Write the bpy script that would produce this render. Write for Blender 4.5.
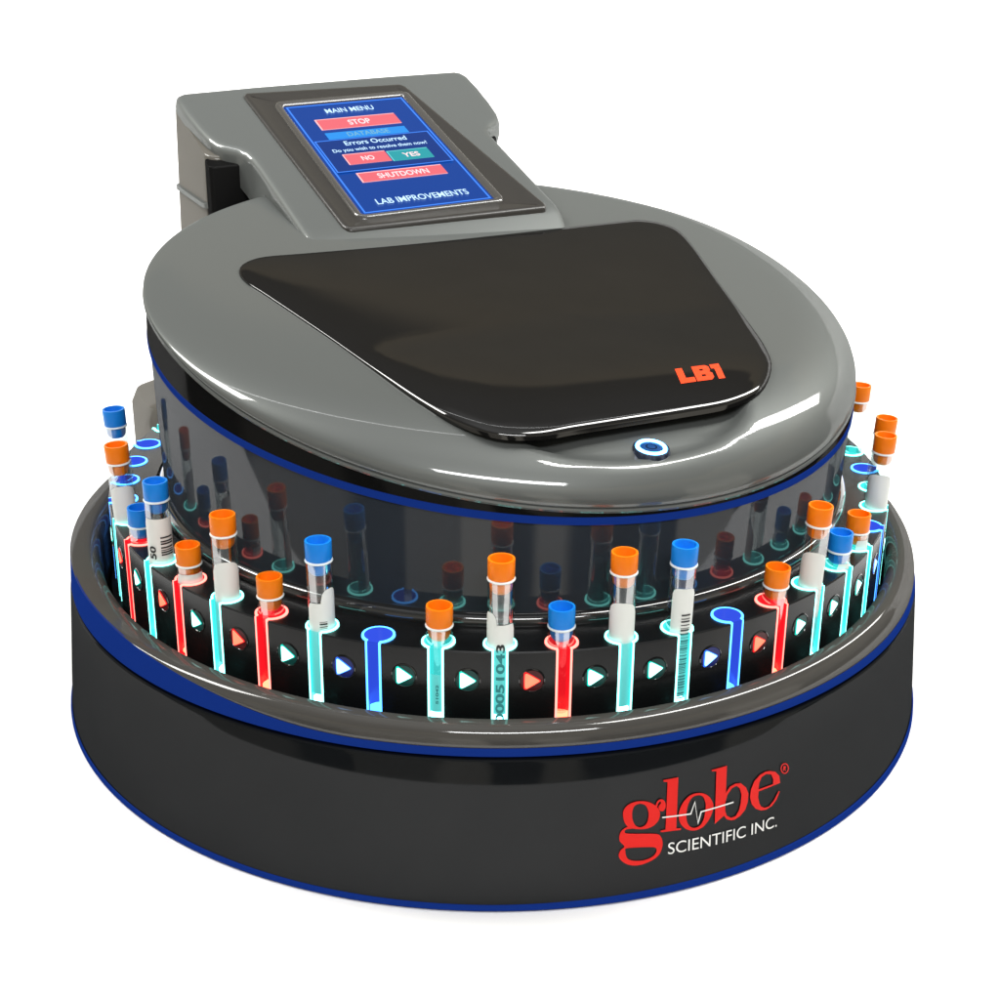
import bpy, bmesh, math, random
from mathutils import Vector, Matrix
random.seed(7)
R = math.radians
sin, cos, pi = math.sin, math.cos, math.pi
EXPO = 0.0
S = 0.30            # metres per modelling unit (the base is one unit in radius)

for o in list(bpy.data.objects): bpy.data.objects.remove(o)
sc = bpy.context.scene
COL = sc.collection

# ------------------------------------------------------------------ camera
F, PITCH, ROLL, YAW = 1463.0, 0.3769, 0.0198, 0.0299
cam = bpy.data.cameras.new('camera'); camo = bpy.data.objects.new('camera', cam); COL.objects.link(camo)
cam.sensor_width = 36; cam.lens = 36*F/1000
cam.shift_x = -0.038; cam.shift_y = -0.0111
cam.clip_start = 0.05; cam.clip_end = 200
X = Vector((1,0,0)); U0 = Vector((0,sin(PITCH),cos(PITCH))); F0 = Vector((0,cos(PITCH),-sin(PITCH)))
rgt = X*cos(ROLL)+U0*sin(ROLL); upv = -X*sin(ROLL)+U0*cos(ROLL)
def yw(d): return Vector((cos(YAW)*d.x+sin(YAW)*d.y, -sin(YAW)*d.x+cos(YAW)*d.y, d.z))
rgt, upv, fwd = yw(rgt), yw(upv), yw(F0)
M = Matrix((rgt, upv, -fwd)).transposed().to_4x4()
M.translation = Vector((0,-3.2092,1.7095))*S
camo.matrix_world = M
sc.camera = camo

# ------------------------------------------------------------------ world: a dim room round the white sweep
w = bpy.data.worlds.new('World'); sc.world = w; w.use_nodes = True
nt = w.node_tree; nt.nodes.clear()
out = nt.nodes.new('ShaderNodeOutputWorld'); bg = nt.nodes.new('ShaderNodeBackground')
tc = nt.nodes.new('ShaderNodeTexCoord'); sp = nt.nodes.new('ShaderNodeSeparateXYZ')
nz = nt.nodes.new('ShaderNodeTexNoise'); nz.inputs['Scale'].default_value = 2.2; nz.inputs['Detail'].default_value = 2
ma = nt.nodes.new('ShaderNodeMath'); ma.operation = 'MULTIPLY_ADD'; ma.inputs[1].default_value = 0.16
rp = nt.nodes.new('ShaderNodeValToRGB')
el = rp.color_ramp.elements
el[0].position = 0.0; el[0].color = (.03,.03,.03,1)
el[1].position = 1.0; el[1].color = (.55,.56,.56,1)
for p_, c_ in ((.49,(.030,.032,.034)),(.53,(.24,.24,.23)),(.70,(.36,.34,.29)),(.765,(.46,.40,.30)),(.776,(.15,.145,.13)),(.92,(.20,.20,.20))):
    e = el.new(p_); e.color = (*c_,1)
nt.links.new(tc.outputs['Generated'], sp.inputs[0]); nt.links.new(tc.outputs['Generated'], nz.inputs['Vector'])
m2 = nt.nodes.new('ShaderNodeMath'); m2.operation = 'MULTIPLY_ADD'; m2.inputs[1].default_value = .5; m2.inputs[2].default_value = .42
nt.links.new(sp.outputs['Z'], m2.inputs[0])
nt.links.new(nz.outputs['Fac'], ma.inputs[0]); nt.links.new(m2.outputs[0], ma.inputs[2])
nt.links.new(ma.outputs[0], rp.inputs['Fac'])
def mth(op, a, b=None, c=None):
    n_ = nt.nodes.new('ShaderNodeMath'); n_.operation = op
    for i_, v_ in enumerate((a,b,c)):
        if v_ is None: continue
        if hasattr(v_, 'links'): nt.links.new(v_, n_.inputs[i_])
        else: n_.inputs[i_].default_value = v_
    return n_.outputs[0]
az = mth('ARCTAN2', sp.outputs['X'], mth('MULTIPLY', sp.outputs['Y'], -1.0))       # 0 = towards the photographer
az = mth('ADD', az, mth('MULTIPLY', mth('SUBTRACT', nz.outputs['Fac'], .5), .25))
def band(c, hw, soft, amp):  # bright azimuth band, added for the soft streaks mirrored in drum and base
    mr = nt.nodes.new('ShaderNodeMapRange'); mr.interpolation_type = 'SMOOTHSTEP'
    nt.links.new(mth('ABSOLUTE', mth('SUBTRACT', az, math.radians(c))), mr.inputs['Value'])
    mr.inputs['From Min'].default_value = math.radians(hw+soft); mr.inputs['From Max'].default_value = math.radians(hw)
    mr.inputs['To Min'].default_value = 0; mr.inputs['To Max'].default_value = amp
    return mr.outputs[0]
tot = band(-9, 4, 3, .75)
for b_ in ((-24,9,2,.35),(15,3,4,.6),(68,9,3,.7),(-70,14,8,.35)): tot = mth('ADD', tot, band(*b_))
low = nt.nodes.new('ShaderNodeMapRange'); low.inputs['From Min'].default_value = .35; low.inputs['From Max'].default_value = .05
nt.links.new(sp.outputs['Z'], low.inputs['Value'])
tot = mth('MULTIPLY', tot, low.outputs[0])
va = nt.nodes.new('ShaderNodeVectorMath'); va.operation = 'SCALE'; va.inputs[0].default_value = (1,.93,.80); nt.links.new(tot, va.inputs['Scale'])
vb = nt.nodes.new('ShaderNodeVectorMath'); vb.operation = 'ADD'
nt.links.new(rp.outputs['Color'], vb.inputs[0]); nt.links.new(va.outputs[0], vb.inputs[1]); nt.links.new(vb.outputs[0], bg.inputs['Color'])
bg.inputs['Strength'].default_value = 1.0
nt.links.new(bg.outputs[0], out.inputs['Surface'])

# ------------------------------------------------------------------ lamps (ceiling strips of the room and two added fills, sweep wash and front)
def area(name, loc, direction, sx, sy, power, color=(1,1,1), along=None):
    l = bpy.data.lights.new(name, 'AREA'); l.shape = 'RECTANGLE'; l.size = sx*S; l.size_y = sy*S
    l.energy = power*S*S; l.color = color
    o = bpy.data.objects.new(name, l); COL.objects.link(o)
    z = -Vector(direction).normalized()
    x = Vector(along or (1,0,0)); x = (x - z*x.dot(z)).normalized(); y = z.cross(x)
    m = Matrix((x,y,z)).transposed().to_4x4(); m.translation = Vector(loc)*S
    o.matrix_world = m
    return o
area('ceiling_strip_lamp', (4.3,1.5,6), (-.42,-.1,-1), 8, .85, 580, (1,.985,.95), (.68,.73,0))
area('ceiling_strip_lamp', (-5.0,1.4,6), (.5,0,-1), 3.4, 1.7, 400, (1,.985,.95), (-.62,.78,0))
area('sweep_wash_fill', (0,.6,4.2), (0,1,-.42), 7, 1.0, 200, (1,1,1))  # added fill that whitens the back of the sweep
area('front_fill', (.6,-4.6,4.6), (-.1,.95,-1), 3.2, .6, 175, (1,1,1))  # added front fill for the tube caps and floor

sc.view_settings.view_transform = 'Standard'; sc.view_settings.look = 'None'
sc.view_settings.exposure = EXPO; sc.view_settings.gamma = 1; sc.view_settings.use_curve_mapping = False
sc.render.engine = 'CYCLES'
sc.cycles.max_bounces = 10; sc.cycles.transparent_max_bounces = 24; sc.cycles.glossy_bounces = 5
sc.cycles.caustics_reflective = False; sc.cycles.caustics_refractive = False

# ------------------------------------------------------------------ materials
def P(name, col, rough=.4, metal=0, coat=0, coat_r=.03, ior=1.5, emis=None, es=0, spots=0, rvar=0, bump=0, bscale=60, spec=.5, sss=0):
    m = bpy.data.materials.new(name); m.use_nodes = True
    n = m.node_tree; b = n.nodes['Principled BSDF']
    b.inputs['Base Color'].default_value = (*col,1); b.inputs['Roughness'].default_value = rough
    b.inputs['Metallic'].default_value = metal; b.inputs['IOR'].default_value = ior
    b.inputs['Coat Weight'].default_value = coat; b.inputs['Coat Roughness'].default_value = coat_r
    b.inputs['Specular IOR Level'].default_value = spec
    if sss: b.inputs['Subsurface Weight'].default_value = sss; b.inputs['Subsurface Scale'].default_value = .004
    if emis: b.inputs['Emission Color'].default_value = (*emis,1); b.inputs['Emission Strength'].default_value = es
    t = n.nodes.new('ShaderNodeTexCoord')
    if spots:    # fine metallic fleck / dust: a little variation of the colour itself
        z = n.nodes.new('ShaderNodeTexNoise'); z.inputs['Scale'].default_value = 2600; z.inputs['Detail'].default_value = 3
        mp = n.nodes.new('ShaderNodeMapRange'); mp.inputs['To Min'].default_value = 1-spots; mp.inputs['To Max'].default_value = 1+spots
        mp.inputs['From Min'].default_value = .3; mp.inputs['From Max'].default_value = .7
        mx = n.nodes.new('ShaderNodeVectorMath'); mx.operation = 'SCALE'; mx.inputs[0].default_value = col
        n.links.new(t.outputs['Object'], z.inputs['Vector']); n.links.new(z.outputs['Fac'], mp.inputs['Value'])
        n.links.new(mp.outputs[0], mx.inputs['Scale']); n.links.new(mx.outputs[0], b.inputs['Base Color'])
    if rvar:
        z = n.nodes.new('ShaderNodeTexNoise'); z.inputs['Scale'].default_value = 14; z.inputs['Detail'].default_value = 6
        mp = n.nodes.new('ShaderNodeMapRange'); mp.inputs['To Min'].default_value = max(0,rough-rvar); mp.inputs['To Max'].default_value = rough+rvar
        n.links.new(t.outputs['Object'], z.inputs['Vector']); n.links.new(z.outputs['Fac'], mp.inputs['Value'])
        n.links.new(mp.outputs[0], b.inputs['Roughness'])
    if bump:
        z = n.nodes.new('ShaderNodeTexNoise'); z.inputs['Scale'].default_value = bscale; z.inputs['Detail'].default_value = 2
        bp = n.nodes.new('ShaderNodeBump'); bp.inputs['Strength'].default_value = bump; bp.inputs['Distance'].default_value = .001
        n.links.new(t.outputs['Object'], z.inputs['Vector']); n.links.new(z.outputs['Fac'], bp.inputs['Height'])
        n.links.new(bp.outputs[0], b.inputs['Normal'])
        if coat: n.links.new(bp.outputs[0], b.inputs['Coat Normal'])
    return m
def EM(name, col, s):
    return P(name, tuple(c*.15 for c in col), .22, emis=col, es=s, spec=.35)
M_ = {}
M_['rack'] = P('black_satin_rack', (.006,.0065,.007), .27, spec=.4)
M_['bezel'] = P('bezel_plastic', (.028,.026,.023), .33, spots=.3)
M_['lip'] = P('bezel_lip', (.06,.057,.052), .18, coat=.8)
M_['blue'] = P('blue_light_strip', (.003,.014,.10), .6, spec=0, emis=(.012,.042,.27), es=.40)
M_['chrome'] = P('button_metal', (.08,.10,.16), .22, metal=.8)
M_['seam'] = P('seam_groove', (.01,.01,.01), .5)
M_['red'] = P('red_print', (.72,.012,.008), .55, spec=.2)
M_['orangered'] = P('orange_print', (.95,.06,.008), .5, spec=.25)
M_['white'] = P('white_print', (.8,.8,.78), .45)
M_['scr'] = EM('screen_blue', (.003,.045,.27), 1.0)
M_['scr_line'] = EM('screen_line', (.05,.22,.85), 1.0)
M_['scr_pop'] = EM('screen_popup', (.003,.032,.20), 1.0)
M_['scr_pink'] = EM('screen_pink', (.72,.13,.16), 1.0)
M_['scr_pinkl'] = EM('screen_pink_edge', (1.0,.5,.5), 1.0)
M_['scr_cyan'] = EM('screen_cyan', (.02,.25,.72), 1.0)
M_['scr_green'] = EM('screen_green', (.02,.30,.34), 1.0)
M_['scr_greenl'] = EM('screen_green_edge', (.15,.6,.6), 1.0)
M_['scr_txt'] = EM('screen_text', (.55,.80,1.0), 1.1)
M_['scr_txtd'] = EM('screen_text_dim', (.16,.40,.55), 1.0)
M_['capo'] = P('orange_cap_plastic', (1.0,.23,.003), .4, spec=.3, sss=.15)
M_['capb'] = P('blue_cap_plastic', (.008,.25,.82), .4, spec=.3, sss=.15)
M_['label'] = P('paper_label', (.86,.88,.84), .6)
M_['ink'] = P('label_ink', (.02,.02,.02), .6)
M_['floor'] = P('white_sweep', (.96,.96,.96), .8, spec=.2)
LED = {
 'c': (EM('cyan_light_edge', (.26,1,.90), 4.0), EM('cyan_light_wall', (.04,.62,.60), 1.5), EM('cyan_led', (.5,1,1), 12)),
 'r': (EM('red_light_edge', (1,.20,.16), 3.6), EM('red_light_wall', (.95,.012,.02), 1.4), EM('red_led', (1,.3,.15), 10)),
 'b': (EM('blue_light_edge', (.07,.36,1), 4.2), EM('blue_light_wall', (.03,.07,.6), 1.2), EM('blue_led', (.1,.45,1), 9)),
}
ARROW = {'c': (EM('cyan_arrow_light', (.50,1,.93), 4), EM('cyan_arrow_edge', (.0,.55,.42), 1.6)), 'r': (EM('red_arrow_light', (1,.13,.07), 3), EM('red_arrow_edge', (.95,.01,.015), 1.3)), 'b': (EM('blue_arrow_light', (.22,.55,1), 4), EM('blue_arrow_edge', (.02,.12,.8), 2))}
AHALO = {'c': EM('cyan_arrow_halo', (0,.035,.03), 1), 'r': EM('red_arrow_halo', (.05,.0,.001), 1), 'b': EM('blue_arrow_halo', (.006,.012,.10), 1)}  # dim emission standing in for arrow light spilled on the rack
def lens(name, tint, em, es, a):  # see-through glowing sheet, added to tint the slots like LED light
    m = bpy.data.materials.new(name); m.use_nodes = True
    n = m.node_tree; n.nodes.clear()
    o = n.nodes.new('ShaderNodeOutputMaterial'); mx = n.nodes.new('ShaderNodeMixShader'); mx.inputs[0].default_value = a
    tr = n.nodes.new('ShaderNodeBsdfTransparent'); tr.inputs[0].default_value = (*tint,1)
    e = n.nodes.new('ShaderNodeEmission'); e.inputs[0].default_value = (*em,1); e.inputs[1].default_value = es
    n.links.new(tr.outputs[0], mx.inputs[1]); n.links.new(e.outputs[0], mx.inputs[2]); n.links.new(mx.outputs[0], o.inputs[0])
    return m
SLOT_GLOW = {'c': lens('cyan_slot_glow', (.55,.95,.95), (.13,.70,.70), 1.1, .26), 'r': lens('red_slot_glow', (1,.45,.45), (.85,.015,.03), 1.0, .4), 'b': lens('blue_slot_glow', (.5,.6,1), (.04,.10,.55), 1.0, .45)}
def coated(name, diff, fac, rough, noise=.25, flake=0):
    # smoked acrylic: dark body with an even mirror-like coat
    m = bpy.data.materials.new(name); m.use_nodes = True
    n = m.node_tree; n.nodes.clear()
    o = n.nodes.new('ShaderNodeOutputMaterial'); mx = n.nodes.new('ShaderNodeMixShader')
    d = n.nodes.new('ShaderNodeBsdfDiffuse'); d.inputs[0].default_value = (*diff,1)
    if flake:      # metallic flake under the clear coat
        d2 = n.nodes.new('ShaderNodeBsdfGlossy'); d2.inputs['Color'].default_value = (.34,.36,.345,1); d2.inputs['Roughness'].default_value = .48
        d1 = d; d = n.nodes.new('ShaderNodeMixShader'); d.inputs[0].default_value = flake
        n.links.new(d1.outputs[0], d.inputs[1]); n.links.new(d2.outputs[0], d.inputs[2])
    g = n.nodes.new('ShaderNodeBsdfGlossy')
    t = n.nodes.new('ShaderNodeTexCoord'); z = n.nodes.new('ShaderNodeTexNoise'); z.inputs['Scale'].default_value = 30; z.inputs['Detail'].default_value = 5
    a = n.nodes.new('ShaderNodeMapRange'); a.inputs['To Min'].default_value = rough*(1-noise); a.inputs['To Max'].default_value = rough*(1+noise)
    b = n.nodes.new('ShaderNodeMapRange'); b.inputs['To Min'].default_value = fac*(1-noise*.4); b.inputs['To Max'].default_value = fac*(1+noise*.4)
    n.links.new(t.outputs['Object'], z.inputs['Vector']); n.links.new(z.outputs['Fac'], a.inputs['Value']); n.links.new(z.outputs['Fac'], b.inputs['Value'])
    n.links.new(a.outputs[0], g.inputs['Roughness']); n.links.new(b.outputs[0], mx.inputs[0])
    n.links.new(d.outputs[0], mx.inputs[1]); n.links.new(g.outputs[0], mx.inputs[2]); n.links.new(mx.outputs[0], o.inputs[0])
    return m
M_['drum'] = coated('smoked_gloss_drum', (.027,.033,.042), .070, .05)
M_['black'] = coated('black_gloss_plastic', (.007,.008,.009), .024, .05)
M_['rim'] = coated('dark_gloss_rim', (.060,.057,.052), .060, .07)
M_['paint'] = coated('grey_gloss_paint', (.090,.096,.093), .066, .05, flake=.18)
M_['lid'] = coated('black_gloss_lid', (.007,.0065,.006), .095, .055)
M_['band'] = coated('black_band', (.006,.006,.006), .016, .08)
M_['beige'] = coated('grey_housing_paint', (.115,.108,.094), .05, .12)
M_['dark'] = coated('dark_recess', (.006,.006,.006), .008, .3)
def glass():
    m = bpy.data.materials.new('clear_tube_glass'); m.use_nodes = True
    n = m.node_tree; n.nodes.clear()
    o = n.nodes.new('ShaderNodeOutputMaterial'); mx = n.nodes.new('ShaderNodeMixShader')
    tr = n.nodes.new('ShaderNodeBsdfTransparent'); tr.inputs[0].default_value = (.86,.91,.90,1)
    gl = n.nodes.new('ShaderNodeBsdfGlossy'); gl.inputs['Roughness'].default_value = .06
    fr = n.nodes.new('ShaderNodeLayerWeight'); fr.inputs['Blend'].default_value = .42
    pw = n.nodes.new('ShaderNodeMath'); pw.operation = 'MULTIPLY'; pw.inputs[1].default_value = .42
    n.links.new(fr.outputs['Fresnel'], pw.inputs[0]); n.links.new(pw.outputs[0], mx.inputs[0])
    n.links.new(tr.outputs[0], mx.inputs[1]); n.links.new(gl.outputs[0], mx.inputs[2]); n.links.new(mx.outputs[0], o.inputs[0])
    return m
M_['glass'] = glass()
def frost():
    m = bpy.data.materials.new('bright_tube_lip'); m.use_nodes = True
    b = m.node_tree.nodes['Principled BSDF']
    b.inputs['Base Color'].default_value = (.9,.97,.97,1); b.inputs['Roughness'].default_value = .25
    b.inputs['Coat Weight'].default_value = .5
    return m
M_['lipglass'] = frost()

# ------------------------------------------------------------------ mesh helpers
def mk(name, verts, faces, mats, parent=None, smooth=True, midx=None, ang=35, loc=(0,0,0)):
    me = bpy.data.meshes.new(name); me.from_pydata([tuple(v) for v in verts], [], faces)
    for m in (mats if isinstance(mats,(list,tuple)) else [mats]): me.materials.append(m)
    if midx:
        for p, i in zip(me.polygons, midx): p.material_index = i
    bm = bmesh.new(); bm.from_mesh(me)
    bmesh.ops.recalc_face_normals(bm, faces=bm.faces)
    if smooth:
        for f in bm.faces: f.smooth = True
        for e in bm.edges:
            if len(e.link_faces) == 2 and e.calc_face_angle(0) > R(ang): e.smooth = False
    bm.to_mesh(me); bm.free()
    o = bpy.data.objects.new(name, me); COL.objects.link(o); o.location = loc
    if parent: o.parent = parent
    return o
def loops(name, ls, mats, parent=None, closed=True, cap0=False, cap1=False, midx=None, **k):
    """skin a stack of equally long vertex loops"""
    n = len(ls[0]); V = [v for l in ls for v in l]; Fc = []; mi = []
    for i in range(len(ls)-1):
        for j in range(n if closed else n-1):
            a, b = i*n+j, i*n+(j+1)%n
            Fc.append((a,b,b+n,a+n)); mi.append(midx[i] if midx else 0)
    if cap0: Fc.append(tuple(range(n-1,-1,-1))); mi.append(midx[0] if midx else 0)
    if cap1: Fc.append(tuple((len(ls)-1)*n+j for j in range(n))); mi.append(midx[-1] if midx else 0)
    return mk(name, V, Fc, mats, parent, midx=mi, **k)
def rev(name, prof, mats, parent=None, seg=192, c=(0,0), zf=None, midx=None, cap0=False, cap1=False, **k):
    """surface of revolution; prof = [(radius, z, plane weight)], zf adds a tilted plane"""
    ls = []
    for p in prof:
        r, z = p[0], p[1]; wt = p[2] if len(p) > 2 else 0
        l = []
        for j in range(seg):
            a = 2*pi*j/seg; x, y = c[0]+r*sin(a), c[1]-r*cos(a)
            l.append((x, y, z + (wt*zf(x,y) if zf else 0)))
        ls.append(l)
    return loops(name, ls, mats, parent, cap0=cap0, cap1=cap1, midx=midx, **k)
def text2d(body, size=1.0, align='LEFT', shear=0, extra=0, spacing=1):
    cu = bpy.data.curves.new('t', 'FONT'); cu.body = body; cu.size = size; cu.align_x = align; cu.shear = shear; cu.offset = extra; cu.space_character = spacing
    return curve_mesh(cu)
def poly2d(polys):
    cu = bpy.data.curves.new('c', 'CURVE'); cu.dimensions = '2D'; cu.fill_mode = 'BOTH'
    for L in polys:
        s = cu.splines.new('POLY'); s.points.add(len(L)-1); s.use_cyclic_u = True
        for p, q in zip(s.points, L): p.co = (q[0], q[1], 0, 1)
    return curve_mesh(cu)
def curve_mesh(cu):
    o = bpy.data.objects.new('t', cu); COL.objects.link(o)
    dg = bpy.context.evaluated_depsgraph_get(); me = o.evaluated_get(dg).to_mesh()
    V = [tuple(v.co) for v in me.vertices]; Fc = [tuple(p.vertices) for p in me.polygons]
    o.evaluated_get(dg).to_mesh_clear(); bpy.data.objects.remove(o); bpy.data.curves.remove(cu)
    return V, Fc
def flat(name, VF, fn, mat, parent, cut=None, cuty=None):
    """map a flat shape (x,y) onto a surface; long faces are cut first so that they follow curvature"""
    V, Fc = VF
    me = bpy.data.meshes.new('tmp'); me.from_pydata(V, [], Fc); bm = bmesh.new(); bm.from_mesh(me); bpy.data.meshes.remove(me)
    bmesh.ops.remove_doubles(bm, verts=bm.verts, dist=1e-6)
    for ax_, ct in ((0,cut),(1,cuty)):
        if not ct: continue
        xs = [v.co[ax_] for v in bm.verts]; x = min(xs)+ct
        while x < max(xs)-1e-4:
            bmesh.ops.bisect_plane(bm, geom=bm.verts[:]+bm.edges[:]+bm.faces[:], plane_co=(x*(1-ax_),x*ax_,0), plane_no=(1-ax_,ax_,0)); x += ct
    bm.verts.ensure_lookup_table(); bm.verts.index_update()
    V = [fn(v.co.x, v.co.y) for v in bm.verts]; Fc = [tuple(v.index for v in f.verts) for f in bm.faces]; bm.free()
    return mk(name, V, Fc, mat, parent, smooth=False)
def smooth_loop(pts, n=6):
    o = []; N = len(pts)
    for i in range(N):
        p0, p1, p2, p3 = (Vector(pts[(i+k)%N]) for k in (-1,0,1,2))
        for j in range(n):
            t = j/n
            o.append(tuple(.5*((2*p1)+(p2-p0)*t+(2*p0-5*p1+4*p2-p3)*t*t+(3*p1-p0-3*p2+p3)*t**3)))
    return o
def rrect(x0, x1, y0, y1, r, n=6):
    o = []
    for cx, cy, a0 in ((x1-r,y1-r,0),(x0+r,y1-r,90),(x0+r,y0+r,180),(x1-r,y0+r,270)):
        for i in range(n+1):
            a = R(a0+90*i/n); o.append((cx+r*cos(a), cy+r*sin(a)))
    return o
def thing(name, label, cat, loc=(0,0,0), group=None):
    o = bpy.data.objects.new(name, None); COL.objects.link(o); o.location = loc; o.empty_display_size = .05
    o['label'] = label; o['category'] = cat
    if group: o['group'] = group
    return o

# ------------------------------------------------------------------ the white sweep the machine stands on
V = [(0,0,0)]; Fc = []; NA = 96; n_prof = 0
for q in range(NA):
    ph = -180+360*q/NA; t = max(0, min(1, (76-abs(ph))/6)); f = max(0, min(1, (abs(ph)-78)/56)); f = f*f*(3-2*f)
    rf = 2.9*(1-f)+1.72*f
    prof = [(.9,0),(1.4,0),(rf,0)] + [(rf+1.2*sin(R(a))*t, 1.2*(1-cos(R(a)))*t) for a in range(10,91,10)] + [(rf+1.2*t, 1.2*t+.8*t)]
    n_prof = len(prof)
    for r_, z_ in prof: V.append((r_*sin(R(ph)), r_*cos(R(ph)), z_))
for q in range(NA):
    a = 1+q*n_prof; b = 1+((q+1)%NA)*n_prof
    Fc.append((0,a,b))
    for k in range(n_prof-1):
        if (Vector(V[a+k])-Vector(V[a+k+1])).length < 1e-6 and (Vector(V[b+k])-Vector(V[b+k+1])).length < 1e-6: continue
        Fc.append((a+k,a+k+1,b+k+1,b+k))
g = mk('ground', V, Fc, M_['floor']); g['kind'] = 'structure'

# ------------------------------------------------------------------ the machine
DEV = thing('tube_labelling_machine', 'round grey and black lab machine with lit tube ring and blue touch screen', 'lab machine')

# base body
loopsB = [(.975,.004),(.995,.004),(.999,.010),(1.0,.014),(.9982,.024),(.9905,.122),(.9833,.21),(.9765,.296),(.975,.3025),(.972,.305),(.955,.305)]
rev('base', loopsB, M_['black'], DEV, seg=256)
rev('base_light_strip', [(1.0005,.002,0),(1.0035,.004,0),(1.0025,.013,1),(.9995,.015,1)], M_['blue'], DEV, seg=256, zf=lambda x,y: .006*max(0,x))
def zs_(x, y): t = max(0, min(1, (-x-.25)/.6)); return .3265 + .01*(y+.94) + .050*t*t*(3-2*t)
def zc_(x, y): return .364 + .034*(y+.94)
def rring(r, f, add=0):
    l = []
    for j in range(256):
        a = 2*pi*j/256; x, y = r*sin(a), -r*cos(a); X_, Y_ = .96*sin(a), -.96*cos(a)
        l.append((x, y, (zs_(X_,Y_)*(1-f)+zc_(X_,Y_)*f if f is not None else 0)+add))
    return l
loops('rim_light_strip', [rring(.955,None,.300),rring(.9735,None,.3135),rring(.9740,None,.316),rring(.9695,0,0),rring(.966,0,.0005)], M_['blue'], DEV)
loops('rim', [rring(.964,0,-.003),rring(.9685,0,.0003),rring(.9690,.12),rring(.9680,.32),rring(.9655,.52),rring(.9610,.72),rring(.9555,.86),rring(.9490,.95),rring(.9410,1),rring(.9320,1,0),rring(.9240,1,-.003),rring(.9165,1,-.0085),rring(.9105,1,-.016),rring(.9065,1,-.026),rring(.9045,1,-.04),rring(.9045,1,-.14)], M_['rim'], DEV, ang=60)

# head frame of reference: v to the machine's right, u towards its neck
def XY(v, u): return (u*-.42+v*.907, u*.907+v*.42)
def VU(x, y): return (x*.907+y*.42, x*-.42+y*.907)
HC = (.0154,.0018); HR = .785
T = lambda x,y: .922-.072*x+.135*y
Np = lambda x,y: .892-.08*x+.28*y
Nb = lambda x,y: .880-.08*x+.28*y
def Sm(x, y):
    a = .902-.137*x+.222*y; b = T(x,y)-.006; k = .02
    h = max(0, min(1, .5+.5*(b-a)/k)); return b*(1-h)+a*h-k*h*(1-h)
Bz = lambda x,y: .813-.096*x+.144*y

# drum
rev('drum', [(.772,.44,0),(.772,.50,0),(.7795,-.03,1),(.780,-.016,1)], M_['drum'], DEV, seg=256, c=HC, zf=Bz)
rev('drum_foot', [(.772,.455),(.782,.462),(.788,.472),(.788,.482),(.783,.490),(.776,.493),(.771,.493)], P('gloss_foot_ring',(.02,.02,.02),.1,coat=1), DEV, seg=256, c=HC)
rev('drum_light_strip', [(.779,-.0155,1),(.7845,-.014,1),(.7850,-.008,1),(.7840,0,1),(.780,.0015,1)], M_['blue'], DEV, seg=256, c=HC, zf=Bz)

# black band, fillet, dome
seg = 360
def ring(r, zf): return [(HC[0]+r*sin(2*pi*j/seg), HC[1]-r*cos(2*pi*j/seg), zf(HC[0]+r*sin(2*pi*j/seg), HC[1]-r*cos(2*pi*j/seg), 2*pi*j/seg)) for j in range(seg)]
def edge(a): return HC[0]+HR*sin(a), HC[1]-HR*cos(a)
ls = [ring(.780, lambda x,y,a: Bz(*edge(a))+.001), ring(.7835, lambda x,y,a: Bz(*edge(a))+.0015),
      ring(.7825, lambda x,y,a: Bz(*edge(a))*.5+Sm(*edge(a))*.5), ring(.7815, lambda x,y,a: Sm(*edge(a))-.010)]
loops('head_band', ls, M_['band'], DEV)
ls = []
for r, d in ((.780,-.014),(.7845,-.0125),(.7865,-.0085),(.7850,-.0045),(.7805,-.0035)):
    ls.append(ring(r, lambda x,y,a,d=d: Sm(*edge(a))+d))
loops('head_trim', ls, M_['paint'], DEV)
def dish(x, y):
    v, u = VU(x, y); q = ((v+.01)/.27)**2+((u+.605)/.145)**2
    if q >= 1: return 0
    t = min(1, (1-q)/.30); return -.026*t*t*(3-2*t)
def top_z(x, y):
    return T(x,y) + dish(x,y)
ls = []
for k in range(13):
    ph = R(90*k/12)
    l = []
    for j in range(seg):
        a = 2*pi*j/seg; ex, ey = edge(a); s = Sm(ex,ey); h = T(ex,ey)-s; wd = .085+.75*h
        r = HR-wd*(1-cos(ph)); x, y = HC[0]+r*sin(a), HC[1]-r*cos(a)
        l.append((x, y, s+.001+(T(x,y)+dish(x,y)-s-.001)*sin(ph)))
    ls.append(l)
for k in range(1,66):
    l = []
    for j in range(seg):
        a = 2*pi*j/seg; ex, ey = edge(a); h = T(ex,ey)-Sm(ex,ey); wd = .085+.75*h
        r = (HR-wd)*(1-k/66); x, y = HC[0]+r*sin(a), HC[1]-r*cos(a)
        l.append((x,y,top_z(x,y)))
    ls.append(l)
ls.insert(0, ring(.7815, lambda x,y,a: Sm(*edge(a))-.004))
loops('head_shell', ls, M_['paint'], DEV, cap1=True, ang=60)

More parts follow.
